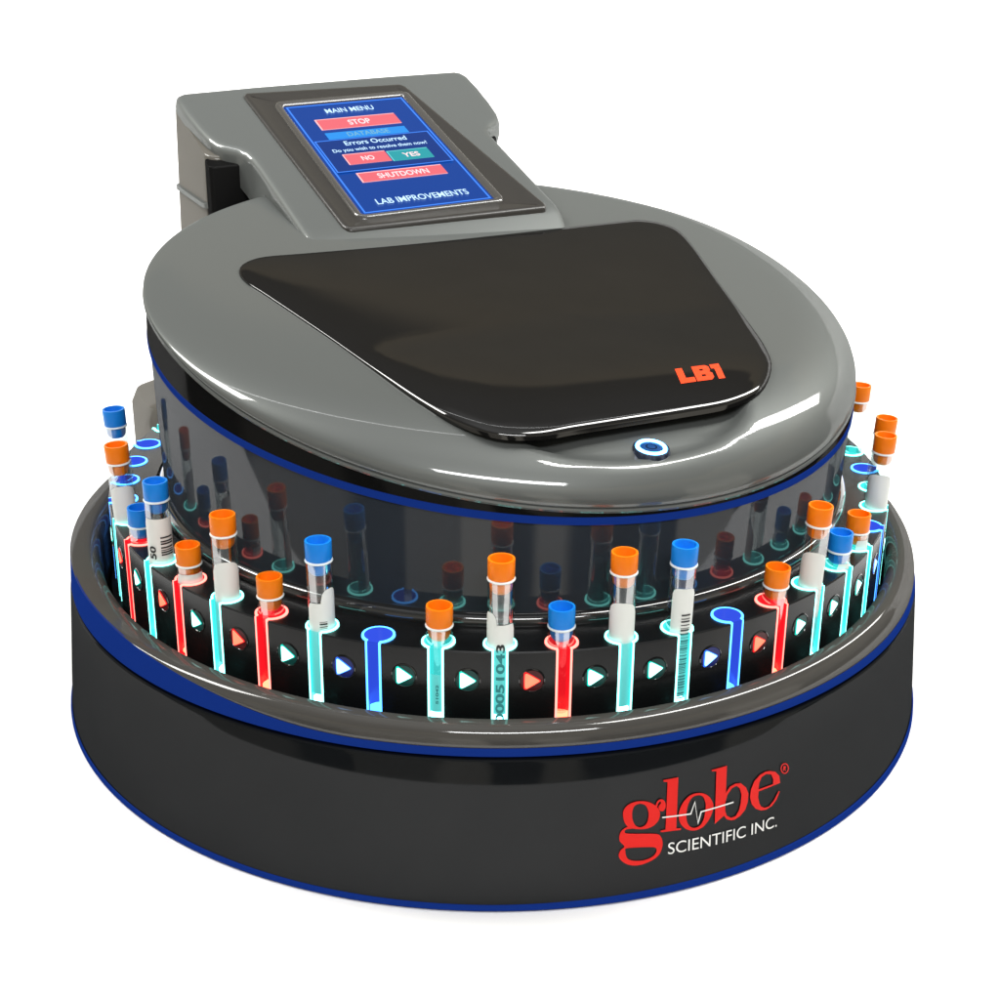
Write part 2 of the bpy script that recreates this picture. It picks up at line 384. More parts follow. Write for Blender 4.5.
# neck cover (carries the screen) -------------------------------------------------
half = [(.334,.28),(.335,.36),(.336,.55),(.337,.72),(.339,.80),(.346,.835),(.362,.858),(.385,.875),(.405,.90),(.416,.94),(.424,1.00),(.432,1.10),(.434,1.185),(.426,1.212),(.405,1.226),(.20,1.232)]
VC = .008
outl = [(VC+v,u) for v,u in half] + [(VC-v,u) for v,u in reversed(half)]
def inset(L, d):
    o = []; n = len(L)
    for i in range(n):
        p, a, b = Vector(L[i]), Vector(L[i-1]), Vector(L[(i+1)%n])
        t1 = (p-a).normalized(); t2 = (b-p).normalized(); t = (t1+t2).normalized()
        nn = Vector((-t.y, t.x)); k = 1/max(.6, nn.dot(Vector((-t1.y,t1.x))))
        o.append(tuple(p+nn*d*k))
    return o
def dense(L, step=.03):
    o = []
    for i in range(len(L)):
        a, b = Vector(L[i]), Vector(L[(i+1)%len(L)]); n = max(1, int((b-a).length/step))
        for j in range(n): o.append(tuple(a+(b-a)*j/n))
    return o
outl = dense(outl)
def neck_z(v, u):
    x, y = XY(v,u); t = max(0, min(1, (u-.285)/.10)); t = t*t*(3-2*t)
    return T(x,y)-.025 + (max(Np(x,y), T(x,y)-.025)-T(x,y)+.025)*t
def bot(v, u):
    t = max(0, min(1, (u-.5)/.38)); t2 = max(0, min(1, (u-.84)/.08)); return (.180*(1-t)+.10*t)*(1-t2)+.035*t2
ls = []
for d, dz in ((.012,None),(.0,None),(.0,-.020),(.002,-.012),(.007,-.005),(.014,-.0012),(.024,0)):
    L = inset(outl, d)
    if dz is None: ls.append([(*XY(v,u), neck_z(v,u)-bot(v,u)) for v,u in L])
    else: ls.append([(*XY(v,u), neck_z(v,u)+dz) for v,u in L])
# top grid follows neck_z: fill by shrinking towards the axis
base = inset(outl, .024)
for s in (.85,.65,.45,.25,.10,0):
    ls.append([(*XY(VC+(v-VC)*s,u), neck_z(VC+(v-VC)*s,u)) for v,u in base])
nk = loops('neck_cover', ls, M_['paint'], DEV, cap0=True, ang=50)
me = nk.data; bm = bmesh.new(); bm.from_mesh(me)      # close the thin slit left along the axis
bmesh.ops.remove_doubles(bm, verts=bm.verts, dist=1e-5)
bm.to_mesh(me); bm.free()

def prism(name, L, zt, zb, mat, parent, r=.012, flare=0, ang=40):
    """vertical block with outline L in (v,u), rounded top edge; flare widens it downwards"""
    ls = []
    zt_ = zt if callable(zt) else (lambda x,y: zt)
    for d, dz in ((0,None),(0,-r),(r*.3,-r*.3),(r,0)):
        Li = inset(L, d if dz is not None else -flare)
        ls.append([(*XY(v,u), zb if dz is None else zt_(*XY(v,u))+dz) for v,u in Li])
    return loops(name, ls, mat, parent, cap0=True, cap1=True, ang=ang)
# rear column under the cover, lower rear box, dark core under the neck
CO = rrect(-.424, .405, .885, 1.228, .035)
prism('rear_column', CO, lambda x,y: Np(x,y)-.028, .0, M_['beige'], DEV, r=.008, flare=.03)
L = inset(CO, -.010)
for nm, z0_, z1_, mm, t0 in (('column_trim',.968,.980,M_['paint'],.006),('column_light_strip',.815,.838,M_['blue'],.016)):
    ls = [[(*XY(v,u), z) for v,u in inset(L, d)] for d, z in ((.012-t0,z0_-.002),(.004-t0,z0_),(.004-t0,z1_),(.012-t0,z1_+.002))]
    loops(nm, ls, mm, DEV)
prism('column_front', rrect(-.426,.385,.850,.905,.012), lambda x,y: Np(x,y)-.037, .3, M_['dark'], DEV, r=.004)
L = rrect(-.625, .60, .86, 1.20, .10)
prism('rear_box', L, .445, .0, M_['beige'], DEV, r=.05, flare=.0)
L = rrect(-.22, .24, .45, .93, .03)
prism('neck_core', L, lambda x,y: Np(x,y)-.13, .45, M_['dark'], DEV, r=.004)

# lid panel ------------------------------------------------------------------------
LO = smooth_loop([(.50,.335),(.555,.335),(.598,.305),(.615,.245),(.590,.13),(.545,-.02),(.499,-.176),(.455,-.33),(.415,-.455),(.372,-.542),(.289,-.630),(.191,-.674),(.085,-.684),(-.03,-.688),(-.15,-.692),(-.229,-.695),(-.305,-.668),(-.36,-.593),(-.391,-.501),(-.420,-.36),(-.450,-.21),(-.483,-.071),(-.515,.06),(-.537,.15),(-.530,.215),(-.500,.255),(-.455,.275),(-.37,.277),(-.2,.281),(-.05,.288),(.13,.302),(.312,.318)], 4)
LO = [(v, u if u > -.40 else -.40+(u+.40)*.95) for v,u in LO]
LC = .03
def lidz(v, u, s):
    x, y = XY(v,u)
    front = max(0, min(1, (-u-.25)/.35))
    e = .006 + .021*front
    return T(x,y) + .003 + e*math.sqrt(max(0, 1-s**(18-12.5*front))) + .006*(1-s*s)
ls = []
cu_ = -.18
def sc_(s): return [(LC+(v-LC)*s, cu_+(u-cu_)*s) for v,u in LO]
ls.append([(*XY(v,u), T(*XY(v,u))-.006) for v,u in sc_(.985)])
ls.append([(*XY(v,u), T(*XY(v,u))-.004) for v,u in sc_(1.0)])
for s in (1.0,.999,.9965,.992,.985,.975,.96,.94,.90,.84,.75,.62,.45,.25,.06):
    ls.append([(*XY(v,u), lidz(v,u,s)) for v,u in sc_(s)])
loops('lid', ls, M_['lid'], DEV, cap0=True, cap1=True, ang=50)
from mathutils.bvhtree import BVHTree
lidm = bpy.data.objects['lid'].data
LB = BVHTree.FromPolygons([v.co for v in lidm.vertices], [tuple(p.vertices) for p in lidm.polygons])
def lid_at(v, u):
    x, y = XY(v,u); hit = LB.ray_cast(Vector((x,y,2)), Vector((0,0,-1)))[0]
    return (x, y, hit.z+.0007)
# red model mark on the lid
mark = [[(0,1),(.42,1),(.42,.30),(.93,.30),(.93,0),(0,0)],
        [(1.0,1),(1.85,1),(2.03,.88),(2.03,.62),(1.93,.52),(2.08,.42),(2.08,.14),(1.92,0),(1.0,0)],[(1.40,.76),(1.62,.76),(1.62,.64),(1.40,.64)],[(1.40,.38),(1.64,.38),(1.64,.25),(1.40,.25)],
        [(2.14,1),(2.72,1),(2.72,0),(2.32,0),(2.32,.70),(2.14,.70)]]
flat('lid_mark', poly2d(mark), lambda a,b: lid_at(.117+a*.039+b*.020, -.595+b*.058+a*.002), M_['orangered'], DEV, cut=.12, cuty=.12)

# power button ------------------------------------------------------------------------
bv, bu = -.014, -.712
bx, by = XY(bv,bu); bz = T(bx,by)-.049
def bring(name, prof, mat, parent, seg=48, **k):
    ls = [[(bx+r*sin(2*pi*j/seg), by-r*cos(2*pi*j/seg), bz+z-.072*r*sin(2*pi*j/seg)-.135*r*cos(2*pi*j/seg)) for j in range(seg)] for r, z in prof]
    return loops(name, ls, mat, parent, **k)
btn = bring('power_button', [(.036,-.012),(.036,.012),(.0345,.017),(.031,.018),(.030,.0155),(.0292,.0155)], M_['chrome'], DEV)
bring('button_ring_light', [(.0295,.0155),(.0290,.0200),(.0262,.0210),(.0235,.0200),(.0230,.0145)], EM('button_ring_blue',(.12,.45,1.0),13), btn)
bring('button_cap', [(.0228,.0145),(.0222,.0180),(.018,.0188),(.004,.0188)], P('button_blue_metal',(.03,.10,.28),.25,metal=.6,emis=(.005,.05,.2),es=.6), btn, cap1=True)
bring('power_symbol', [(.0105,.0193),(.0085,.0195)], M_['dark'], btn)

# bezel and screen -----------------------------------------------------------------
def NB(v, u, h=0): x, y = XY(v,u); return (x, y, Nb(x,y)+h)
def plate(name, L, prof, mat, parent, cap1=True, **k):
    return loops(name, [[NB(v,u,h) for v,u in inset(L,d)] for d,h in prof], mat, parent, cap1=cap1, **k)
BO = rrect(0, 1, 0, 1, .035)
BO = [((-.228*(1-a)+.308*a)*(1-b)+(-.246*(1-a)+.222*a)*b, (.378*(1-a)+.366*a)*(1-b)+(1.172*(1-a)+1.146*a)*b) for a,b in BO]
SCR = (-.160,.190,.440,1.072)
bz_ = loops('screen_bezel', [[NB(v,u,h) for v,u in L] for L,h in (
    (BO,-.03),(BO,.012),(inset(BO,.002),.0165),(inset(BO,.006),.0190),(inset(BO,.014),.0190),(inset(BO,.020),.0165),
    (inset(rrect(SCR[0],SCR[1],SCR[2],SCR[3],.006),-.022),.0165))], M_['bezel'], DEV, ang=50)
I = rrect(SCR[0],SCR[1],SCR[2],SCR[3],.006)
loops('bezel_lip', [[NB(v,u,h) for v,u in L] for L,h in ((inset(I,-.0225),.0160),(inset(I,-.020),.0215),(inset(I,-.014),.0235),(inset(I,-.006),.0205),(inset(I,-.001),.0165),(I,.012))], M_['lip'], bz_, ang=50)
scr = plate('touch_screen', I, ((0,.0120),(.0005,.0145)), M_['scr'], DEV)
H = .0150
def sp_(u, v0=None): return None
def box2(name, v0, v1, u0, u1, mat, h=0, parent=scr):
    return mk(name, [NB(v0,u0,H+h),NB(v1,u0,H+h),NB(v1,u1,H+h),NB(v0,u1,H+h)], [(0,1,2,3)], mat, parent, smooth=False)
def frame2(name, v0, v1, u0, u1, t, mat, h=0):
    Vv = [NB(a,b,H+h) for a,b in ((v0,u0),(v1,u0),(v1,u1),(v0,u1),(v0+t,u0+t),(v1-t,u0+t),(v1-t,u1-t),(v0+t,u1-t))]
    return mk(name, Vv, [(0,1,5,4),(1,2,6,5),(2,3,7,6),(3,0,4,7)], mat, scr, smooth=False)
def txt(name, s, vc, ub, size, mat, h=.0024, width=None, bold=.012):
    V, Fc = text2d(s, 1.0, 'CENTER', extra=bold)
    xs = [p[0] for p in V]; wd = max(xs)-min(xs); k = size/.73; kx = (width/wd) if width else k
    mid = (max(xs)+min(xs))/2
    return flat(name, (V,Fc), lambda a,b: NB(vc+(a-mid)*kx, ub+b*k, H+h), mat, scr)
frame2('screen_border', SCR[0]+.006, SCR[1]-.006, SCR[2]+.008, SCR[3]-.008, .005, M_['scr_line'], .0006)
def button(name, v0,v1,u0,u1, mat, matl, s, mt, size, width=None):
    box2(name+'_edge', v0-.004, v1, u0, u1+.005, matl, .0006)
    box2(name, v0, v1, u0+.001, u1, mat, .0012)
    txt(name+'_text', s, (v0+v1)/2, (u0+u1)/2-size*.5, size, mt, width=width, bold=.02)
txt('menu_title', 'MAIN MENU', .012, 1.003, .028, M_['scr_txt'], width=.138)
button('stop_key', -.100,.124,.908,.968, M_['scr_pink'], M_['scr_pinkl'], 'STOP', M_['white'] if 0 else EM('screen_pale',(1,.72,.74),1), .030, .062)
box2('database_key', -.104, .122, .848, .888, M_['scr_cyan'], .0012)
txt('database_text', 'DATABASE', .012, .856, .024, M_['scr_txtd'], width=.118)
frame2('popup_border', -.148, .172, .660, .842, .004, M_['scr_line'], .0030)
box2('popup_panel', -.144, .168, .664, .838, M_['scr_pop'], .0026)
txt('popup_title', 'Errors Occurred', .012, .803, .025, M_['scr_txt'], h=.0036, width=.172)
txt('popup_question', 'Do you wish to resolve them now?', .012, .769, .018, M_['scr_txt'], h=.0036, width=.262)
def key3(nm, v0,v1,u0,u1,mat,matl,s,width):
    box2(nm+'_edge', v0-.003, v1, u0, u1+.004, matl, .0034)
    box2(nm, v0, v1, u0, u1, mat, .0038)
    txt(nm+'_text', s, (v0+v1)/2, (u0+u1)/2-.012, .024, bpy.data.materials['screen_pale'], h=.0044, width=width, bold=.02)
key3('no_key', -.100,.013,.694,.750, M_['scr_pink'], M_['scr_pinkl'], 'NO', .034)
key3('yes_key', .019,.130,.690,.744, M_['scr_green'], M_['scr_greenl'], 'YES', .046)
button('shutdown_key', -.098,.130,.600,.648, M_['scr_pink'], M_['scr_pinkl'], 'SHUTDOWN', bpy.data.materials['screen_pale'], .026, .138)
txt('screen_footer', 'LAB IMPROVEMENTS', .016, .480, .028, M_['scr_txt'], width=.245)

# logo on the base -------------------------------------------------------------------
def on_base(th, z, off=.0024):
    r = 1.0-.0248*z/.31 + off; a = R(th)
    return (r*sin(a), -r*cos(a), z)
GLYPHS = {
 'g': [[(13.68,0.1816),(13.75,0.1923),(14.17,0.2011),(14.88,0.2056),(15.70,0.2055),(16.63,0.2003),(17.36,0.1908),(17.79,0.1798),(17.87,0.1694),(17.69,0.1591),(17.17,0.1507),(16.44,0.1472),(15.62,0.1482),(14.80,0.1518),(14.29,0.1565),(13.88,0.1666)],[(14.69,0.1799),(14.77,0.1914),(15.04,0.1988),(15.60,0.2004),(16.17,0.1956),(16.48,0.1848),(16.56,0.1736),(16.44,0.1612),(16.13,0.1540),(15.62,0.1522),(15.11,0.1570),(14.80,0.1678)],],
 'ear': [[(17.34,0.1908),(17.52,0.1993),(17.88,0.2027),(18.28,0.1994),(18.50,0.1911),(18.47,0.1821),(18.21,0.1775),(17.94,0.1783),(17.72,0.1831),(17.72,0.1896),(17.97,0.1943),(17.86,0.1982),(17.65,0.1953),(17.50,0.1885)],],
 'gl': [[(14.39,0.1571),(13.89,0.1548),(13.51,0.1494),(13.31,0.1399),(13.40,0.1288),(13.90,0.1174),(13.50,0.1111),(13.29,0.1025),(13.36,0.0950),(13.71,0.0866),(14.32,0.0785),(15.04,0.0744),(15.75,0.0736),(16.47,0.0756),(17.20,0.0797),(17.82,0.0868),(18.15,0.0977),(18.25,0.1112),(18.04,0.1240),(17.49,0.1323),(15.42,0.1391),(14.10,0.1437),(13.89,0.1484),(14.11,0.1520),(14.80,0.1518)],[(14.11,0.1128),(15.43,0.1110),(16.98,0.1067),(17.47,0.1028),(17.56,0.0961),(17.30,0.0886),(16.78,0.0839),(15.95,0.0819),(14.93,0.0847),(14.32,0.0905),(14.09,0.0985),(14.01,0.1079)],],
 'l': [[(18.18,0.2406),(19.94,0.2402),(19.88,0.1895),(19.82,0.1356),(20.36,0.1341),(20.38,0.1304),(17.99,0.1342),(17.98,0.1375),(18.55,0.1378),(18.62,0.1866),(18.68,0.2350),(18.23,0.2368)],],
 'o': [[(22.48,0.1986),(23.38,0.1916),(23.95,0.1809),(24.30,0.1665),(24.25,0.1537),(23.85,0.1387),(23.18,0.1267),(22.50,0.1225),(21.73,0.1235),(20.95,0.1303),(20.30,0.1440),(20.08,0.1595),(20.23,0.1755),(20.71,0.1892),(21.48,0.1983)],[(22.42,0.1942),(22.98,0.1886),(23.29,0.1763),(23.35,0.1650),(23.17,0.1435),(22.72,0.1305),(22.00,0.1280),(21.39,0.1342),(21.06,0.1466),(21.00,0.1634),(21.21,0.1810),(21.70,0.1928)],],
 'b': [[(24.00,0.2395),(25.95,0.2398),(25.90,0.1834),(26.40,0.1941),(27.12,0.1972),(27.85,0.1947),(28.59,0.1817),(28.93,0.1669),(28.88,0.1503),(28.55,0.1350),(27.87,0.1252),(27.15,0.1213),(26.67,0.1222),(26.07,0.1275),(25.71,0.1367),(24.56,0.1247),(24.58,0.1800),(24.61,0.2342),(24.05,0.2365)],[(27.30,0.1917),(26.70,0.1899),(26.11,0.1787),(25.86,0.1650),(25.86,0.1463),(26.07,0.1351),(26.66,0.1275),(27.27,0.1283),(27.69,0.1375),(27.92,0.1532),(27.98,0.1698),(27.73,0.1841)],],
 'e': [[(31.91,0.1993),(32.71,0.1930),(33.33,0.1810),(33.51,0.1648),(31.92,0.1646),(30.36,0.1642),(30.30,0.1522),(30.50,0.1379),(30.76,0.1298),(31.28,0.1241),(31.94,0.1232),(32.60,0.1318),(33.34,0.1486),(33.48,0.1459),(33.01,0.1314),(32.34,0.1219),(31.54,0.1188),(30.76,0.1212),(29.99,0.1293),(29.41,0.1427),(29.16,0.1582),(29.28,0.1745),(29.71,0.1892),(30.48,0.1984),(31.25,0.2009)],[(30.33,0.1687),(32.43,0.1681),(32.45,0.1784),(32.11,0.1906),(31.38,0.1955),(30.73,0.1923),(30.42,0.1818)],],
 'R': [[(34.79,0.1879),(34.74,0.1838),(34.60,0.1809),(34.40,0.1796),(34.16,0.1801),(33.92,0.1824),(33.71,0.1860),(33.58,0.1905),(33.53,0.1951),(33.58,0.1992),(33.71,0.2021),(33.91,0.2034),(34.15,0.2030),(34.39,0.2007),(34.60,0.1971),(34.74,0.1926)],[(34.65,0.1887),(34.61,0.1854),(34.50,0.1831),(34.34,0.1820),(34.16,0.1824),(33.97,0.1842),(33.81,0.1871),(33.70,0.1906),(33.67,0.1943),(33.70,0.1976),(33.81,0.2000),(33.96,0.2010),(34.15,0.2007),(34.34,0.1989),(34.50,0.1960),(34.61,0.1924)],],
 'Rr': [[(33.92,0.1881),(33.94,0.1975),(34.25,0.1961),(34.34,0.1924),(34.20,0.1909),(34.34,0.1857),(34.23,0.1864),(34.08,0.1910),(34.03,0.1875)],],
 'ecg': [[(18.10,0.1663),(21.44,0.1613),(21.98,0.1849),(22.40,0.1390),(22.69,0.1603),(26.88,0.1617),(26.90,0.1586),(22.83,0.1576),(22.41,0.1333),(21.95,0.1803),(21.56,0.1583),(18.11,0.1635)],],
}

offs = {'g':.0024,'ear':.0027,'gl':.0020,'l':.0024,'o':.0026,'b':.0024,'e':.0024,'R':.0024,'Rr':.0024}
logo = None
def merge(parts, name, mat, parent):
    V = []; Fc = []
    for (v, f, fn) in parts:
        b = len(V); V += [fn(*p[:2]) for p in v]; Fc += [tuple(i+b for i in q) for q in f]
    return mk(name, V, Fc, mat, parent, smooth=False)
def sub(L, step=.5):
    o = []
    for i in range(len(L)):
        a, b = L[i], L[(i+1)%len(L)]; n = max(1, int(abs(b[0]-a[0])/step))
        for j in range(n): o.append((a[0]+(b[0]-a[0])*j/n, a[1]+(b[1]-a[1])*j/n))
    return o
def rounded(L): return smooth_loop([tuple(p) for p in L], 3)
parts = []
for k, v in GLYPHS.items():
    if k == 'ecg': continue
    pl = [[(a, b*60) for a, b in (rounded(L) if k in ('g','o','ear','gl','R') else sub(L))] for L in v]
    vv, ff = poly2d(pl)
    parts.append((vv, ff, (lambda a,b,k=k: on_base(a, b/60, offs[k]))))
merge(parts, 'logo_name', M_['red'], DEV)
vv, ff = poly2d([[(a,b*60) for a,b in sub(GLYPHS['ecg'][0])]])
merge([(vv,ff,lambda a,b: on_base(a,b/60,.0036))], 'logo_pulse_line', M_['white'], DEV)
V, Fc = text2d('SCIENTIFIC INC.', 1.0)
xs = [p[0] for p in V]; x0, x1 = min(xs), max(xs)
flat('logo_subtitle', (V,Fc), lambda a,b: on_base(18.90+(a-x0)/(x1-x0)*(33.15-18.90), .0846-.0118*(a-x0)/(x1-x0)+b*.0255/.73), M_['white'], DEV, cut=.4)

# tube rack -------------------------------------------------------------------------
RC = (.009,.010); RO = .8895; RI = .792; RH = .858; ZT = .4718; ZB = .26; HRAD = .0315; SW = .0150
def slot_angle(k): return -.1+7.5*k
def rp_(r, a): return (RC[0]+r*sin(a), RC[1]-r*cos(a))
def keyhole(ac, rad=HRAD, sw=SW, ro=RO, n=20):
    """outline of hole + slot, from the outer face on the left, round the hole, to the outer face on the right"""
    o = []
    hw = math.asin(sw/rad)
    def loc(dx, dy):       # dx tangential, dy towards the outside
        r = RH+dy; x = RC[0]+(RH+dy)*sin(ac)+dx*cos(ac); y = RC[1]-(RH+dy)*cos(ac)+dx*sin(ac)
        return (x,y)
    yo = math.sqrt(ro*ro-sw*sw)-RH
    o.append(loc(-sw, yo))
    for i in range(n+1):
        t = hw + (2*pi-2*hw)*i/n      # measured from the outward direction, going round the left side
        o.append(loc(-rad*sin(t), rad*cos(t)))
    o.append(loc(sw, yo))
    return o
V = []; Fc = []
def addv(p): V.append(p); return len(V)-1
for k in range(-24,24):
    ac = R(slot_angle(k)); a0 = ac-R(3.75); a1 = ac+R(3.75); ds = math.asin(SW/RO)
    L = [rp_(RO, a0+(ac-ds-a0)*i/4) for i in range(4)]
    L += keyhole(ac)
    L += [rp_(RO, ac+ds+(a1-ac-ds)*i/4) for i in range(1,5)]
    L += [rp_(RI, a1+(a0-a1)*i/8) for i in range(9)]
    n = len(L); st = len(V); no = n-9
    for z in (ZT, ZT-.0025, ZB):
        for i, (x,y) in enumerate(L):
            if z == ZT:      # slight chamfer
                cx = x-RC[0]; cy = y-RC[1]; r = math.hypot(cx,cy)
                if r > RO-.001: f = (r-.0025)/r; x, y = RC[0]+cx*f, RC[1]+cy*f
            V.append((x,y,z))
    Fc.append(tuple(st+i for i in range(n)))
    for q in (0,1):
        for i in range(n-1):
            if i == no-1: continue         # segment joint, no inner wall needed
            a, b = st+q*n+i, st+q*n+i+1
            Fc.append((a,b,b+n,a+n))
    # floor of the hole
me = bpy.data.meshes.new('tube_rack'); me.from_pydata(V,[],Fc); me.materials.append(M_['rack'])
bm = bmesh.new(); bm.from_mesh(me); bmesh.ops.remove_doubles(bm, verts=bm.verts, dist=1e-4); bmesh.ops.recalc_face_normals(bm, faces=bm.faces)
for f in bm.faces: f.smooth = True
for e in bm.edges:
    if len(e.link_faces) != 2 or e.calc_face_angle(0) > R(30): e.smooth = False
for f in bm.faces:
    if abs(f.normal.z) > .95: f.smooth = False
bm.to_mesh(me); bm.free()
rack = bpy.data.objects.new('tube_rack', me); COL.objects.link(rack); rack.parent = DEV

STATE = {-14:'c',-13:'b',-12:'b',-11:'b',-10:'b',-9:'c',-8:'r',-7:'c',-6:'r',-5:'c',-4:'r',-3:'c',-2:'b',-1:'c',0:'c',1:'r',2:'c',3:'c',4:'b',5:'r',6:'c',7:'c',8:'c',9:'b',10:'c',11:'c',12:'b',13:'c',14:'c'}
for k, s in STATE.items():
    ac = R(slot_angle(k)); e_, w_, l_ = LED[s]
    A = keyhole(ac, HRAD-.0004, SW-.0004, RO+.0004); B = keyhole(ac, HRAD-.0050, SW-.0042, RO+.0004)
    n = len(A); zt = ZT+.0022; zb = .292
    Vv = [(*p,zt) for p in A]+[(*p,zt) for p in B]+[(*p,zb) for p in A]+[(*p,zb) for p in B]
    Ff = []; mi = []
    for i in range(n-1):
        Ff.append((i,i+1,n+i+1,n+i)); mi.append(0)
        Ff.append((i,i+1,2*n+i+1,2*n+i)); mi.append(0)
        Ff.append((n+i,n+i+1,3*n+i+1,3*n+i)); mi.append(1)
    for i in (0,n-1): Ff.append((i,n+i,3*n+i,2*n+i)); mi.append(0)
    sl = mk('slot_light', Vv, Ff, [e_, w_], rack, midx=mi, ang=40)
    def lp(dx, z): rr = RO-.0035; return (RC[0]+rr*sin(ac)+dx*cos(ac), RC[1]-rr*cos(ac)+dx*sin(ac), z)
    mk('slot_glow_sheet', [lp(-SW+.003,zb), lp(SW-.003,zb), lp(SW-.003,zt-.001), lp(-SW+.003,zt-.001)], [(0,1,2,3)], SLOT_GLOW[s], sl, smooth=False)  # added sheet, its glow stands in for light filling the slot
    # floor and LED of the hole
    c0 = rp_(RH, ac); rr = HRAD-.006
    Vv = [(c0[0]+rr*cos(2*pi*j/16), c0[1]+rr*sin(2*pi*j/16), .318) for j in range(16)]
    mk('led', Vv, [tuple(range(16))], l_, sl, smooth=False)
    # arrow between this slot and the one on its left
    aa = R(slot_angle(k)-3.75); zc = .414; r0 = RO
    def fp(dx, dz, off): 
        x = RC[0]+(r0+off)*sin(aa)+dx*cos(aa); y = RC[1]-(r0+off)*cos(aa)+dx*sin(aa); return (x,y,zc+dz)
    tri = smooth_loop([(.0160,-.0005),(.010,.0045),(-.0085,.0165),(-.0135,.0170),(-.0150,.0130),(-.0150,-.0130),(-.0130,-.0175),(-.0085,-.0170),(.010,-.0055)], 3)
    ls = [[fp(x,z,-.002) for x,z in tri],[fp(x,z,.0012) for x,z in tri],[fp(x*.86,z*.86,.0022) for x,z in tri]]
    mk('arrow_halo', [fp(.0206*cos(2*pi*j/28), .0206*sin(2*pi*j/28), .0007) for j in range(28)], [tuple(range(28))], AHALO[s], rack, smooth=False)  # glowing disc painted as the halo round the arrow
    loops('arrow_light', ls, [ARROW[s][1],ARROW[s][0]], rack, cap1=True, midx=[0,0,1])
    ls = []
    for r_, o_ in ((.0235,-.001),(.0240,.0012),(.0222,.0016),(.0212,.0004),(.0205,-.002)):
        ls.append([fp(r_*cos(2*pi*j/28), r_*sin(2*pi*j/28), o_) for j in range(28)])
    loops('arrow_bezel', ls, P('arrow_bezel_gloss',(.01,.01,.01),.08,coat=1) if 'arrow_bezel_gloss' not in bpy.data.materials else bpy.data.materials['arrow_bezel_gloss'], rack)
# plinth under the rack
rev('rack_plinth', [(.900,.29),(.79,.29)], M_['dark'], DEV, c=RC)
rev('rack_inner_wall', [(.7925,.4712),(.786,.468),(.745,.455)], M_['rack'], DEV, c=RC)

# ------------------------------------------------------------------ test tubes
def lathe(prof, seg=32):
    ls = [[(r*sin(2*pi*j/seg), -r*cos(2*pi*j/seg), z) for j in range(seg)] for r, z in prof]
    return ls
TR = .0243
def patch(name, r, a0, a1, z0, zf, mat, parent, n=14, m=6):
    """curved label: a0..a1 degrees round the tube (0 faces -y before turning), top edge zf(t)"""
    V = []; Fc = []
    for i in range(n+1):
        a = R(a0+(a1-a0)*i/n); zt = zf(i/n)
        for j in range(m+1): V.append((r*sin(a), -r*cos(a), z0+(zt-z0)*j/m))
    for i in range(n):
        for j in range(m): b = i*(m+1)+j; Fc.append((b,b+m+1,b+m+2,b+1))
    return mk(name, V, Fc, mat, parent)
def dome(h, rnd=.5, d=.014):
    def f(t):
        q = abs(2*t-1); e = max(0, (q-(1-rnd))/rnd); return h-d*(1-math.sqrt(max(0,1-e*e)))
    return f
TUBES = {}
def tube(k, cap, tall, label, lean=(0,0), dh=0, flaps=(), bars=None, digits=None, group=None):
    ac = R(slot_angle(k)); x, y = rp_(RH, ac); z0 = .328
    top = ZT - z0 + (.171 if tall else .074) + dh          # top of cap above the tube bottom
    t = thing('test_tube', label, 'test tube', (x,y,z0), group)
    # turned so that its local -y looks at the viewer
    yaw = math.atan2(x-0, -(y+3.2)); yaw = math.atan2(0-x, 3.2+y) * -1
    random.seed(k*3+5); lean = (lean[0]+random.uniform(-.012,.012), lean[1]+random.uniform(-.012,.012))
    t.rotation_euler = (lean[1], lean[0], math.atan2(x, y+3.2) * -1)
    lip = top-.038
    g = loops('glass_tube', lathe([(.004,.0005),(.014,.004),(.021,.012),(TR,.024),(TR,lip-.004),(TR+.0004,lip-.002)]), M_['glass'], t, cap0=True)
    loops('tube_lip', lathe([(TR-.0006,lip-.0035),(TR+.0012,lip-.0028),(TR+.0018,lip-.001),(TR+.0010,lip+.0006),(TR-.002,lip+.0012)]), M_['lipglass'], g)
    mcap = M_['capo'] if cap == 'o' else M_['capb']
    loops('cap', lathe([(.0035,lip-.028),(.0150,lip-.0275),(.0195,lip-.022),(.0208,lip-.014),(.0210,lip+.001),(.0236,lip+.0014),(.0243,lip+.003),(.0247,top-.002),(.0242,top),(.0205,top),(.0198,top-.002),(.0188,lip+.006),(.017,lip+.003),(.003,lip+.002)]), mcap, t, cap0=True, cap1=True, ang=50)
    for i, (a0,a1,h,rn) in enumerate(flaps):
        lb = patch('label', TR+.0006+.0005*i, a0, a1, .012, dome(ZT-z0+h, rn, .024 if rn > .7 else .012), M_['label'], t)
        if i == len(flaps)-1:
            if bars:
                b0, b1, h0, h1, nb, rot = bars
                random.seed(k+40); Vv = []; Fc = []
                rr = TR+.0016; z = ZT-z0+h0
                while z < ZT-z0+h1:
                    th = random.choice((.0010,.0018,.0032)); st = len(Vv)
                    for q in range(7):
                        a = R(b0+(b1-b0)*q/6); Vv += [(rr*sin(a),-rr*cos(a),z),(rr*sin(a),-rr*cos(a),z+th)]
                    for q in range(6): Fc.append((st+2*q,st+2*q+2,st+2*q+3,st+2*q+1))
                    z += th+random.choice((.0020,.0030,.0050))
                mk('barcode', Vv, Fc, M_['ink'], lb)
            if digits:
                s_, a_c, zs, ze, hgt = digits
                Vt, Ft = text2d(s_, 1.0, extra=.028); xs = [p[0] for p in Vt]; xa, xb = min(xs), max(xs)
                rr = TR+.0017
                def fn(a,b):
                    ang = R(a_c) - (b/.73*hgt)/rr + .5*hgt/rr
                    return (rr*sin(ang), -rr*cos(ang), ZT-z0+zs+(a-xa)/(xb-xa)*(ze-zs))
                flat('label_number', (Vt,Ft), fn, M_['ink'], lb, cuty=.12)
    return t
GT = 'capped test tubes in the ring'
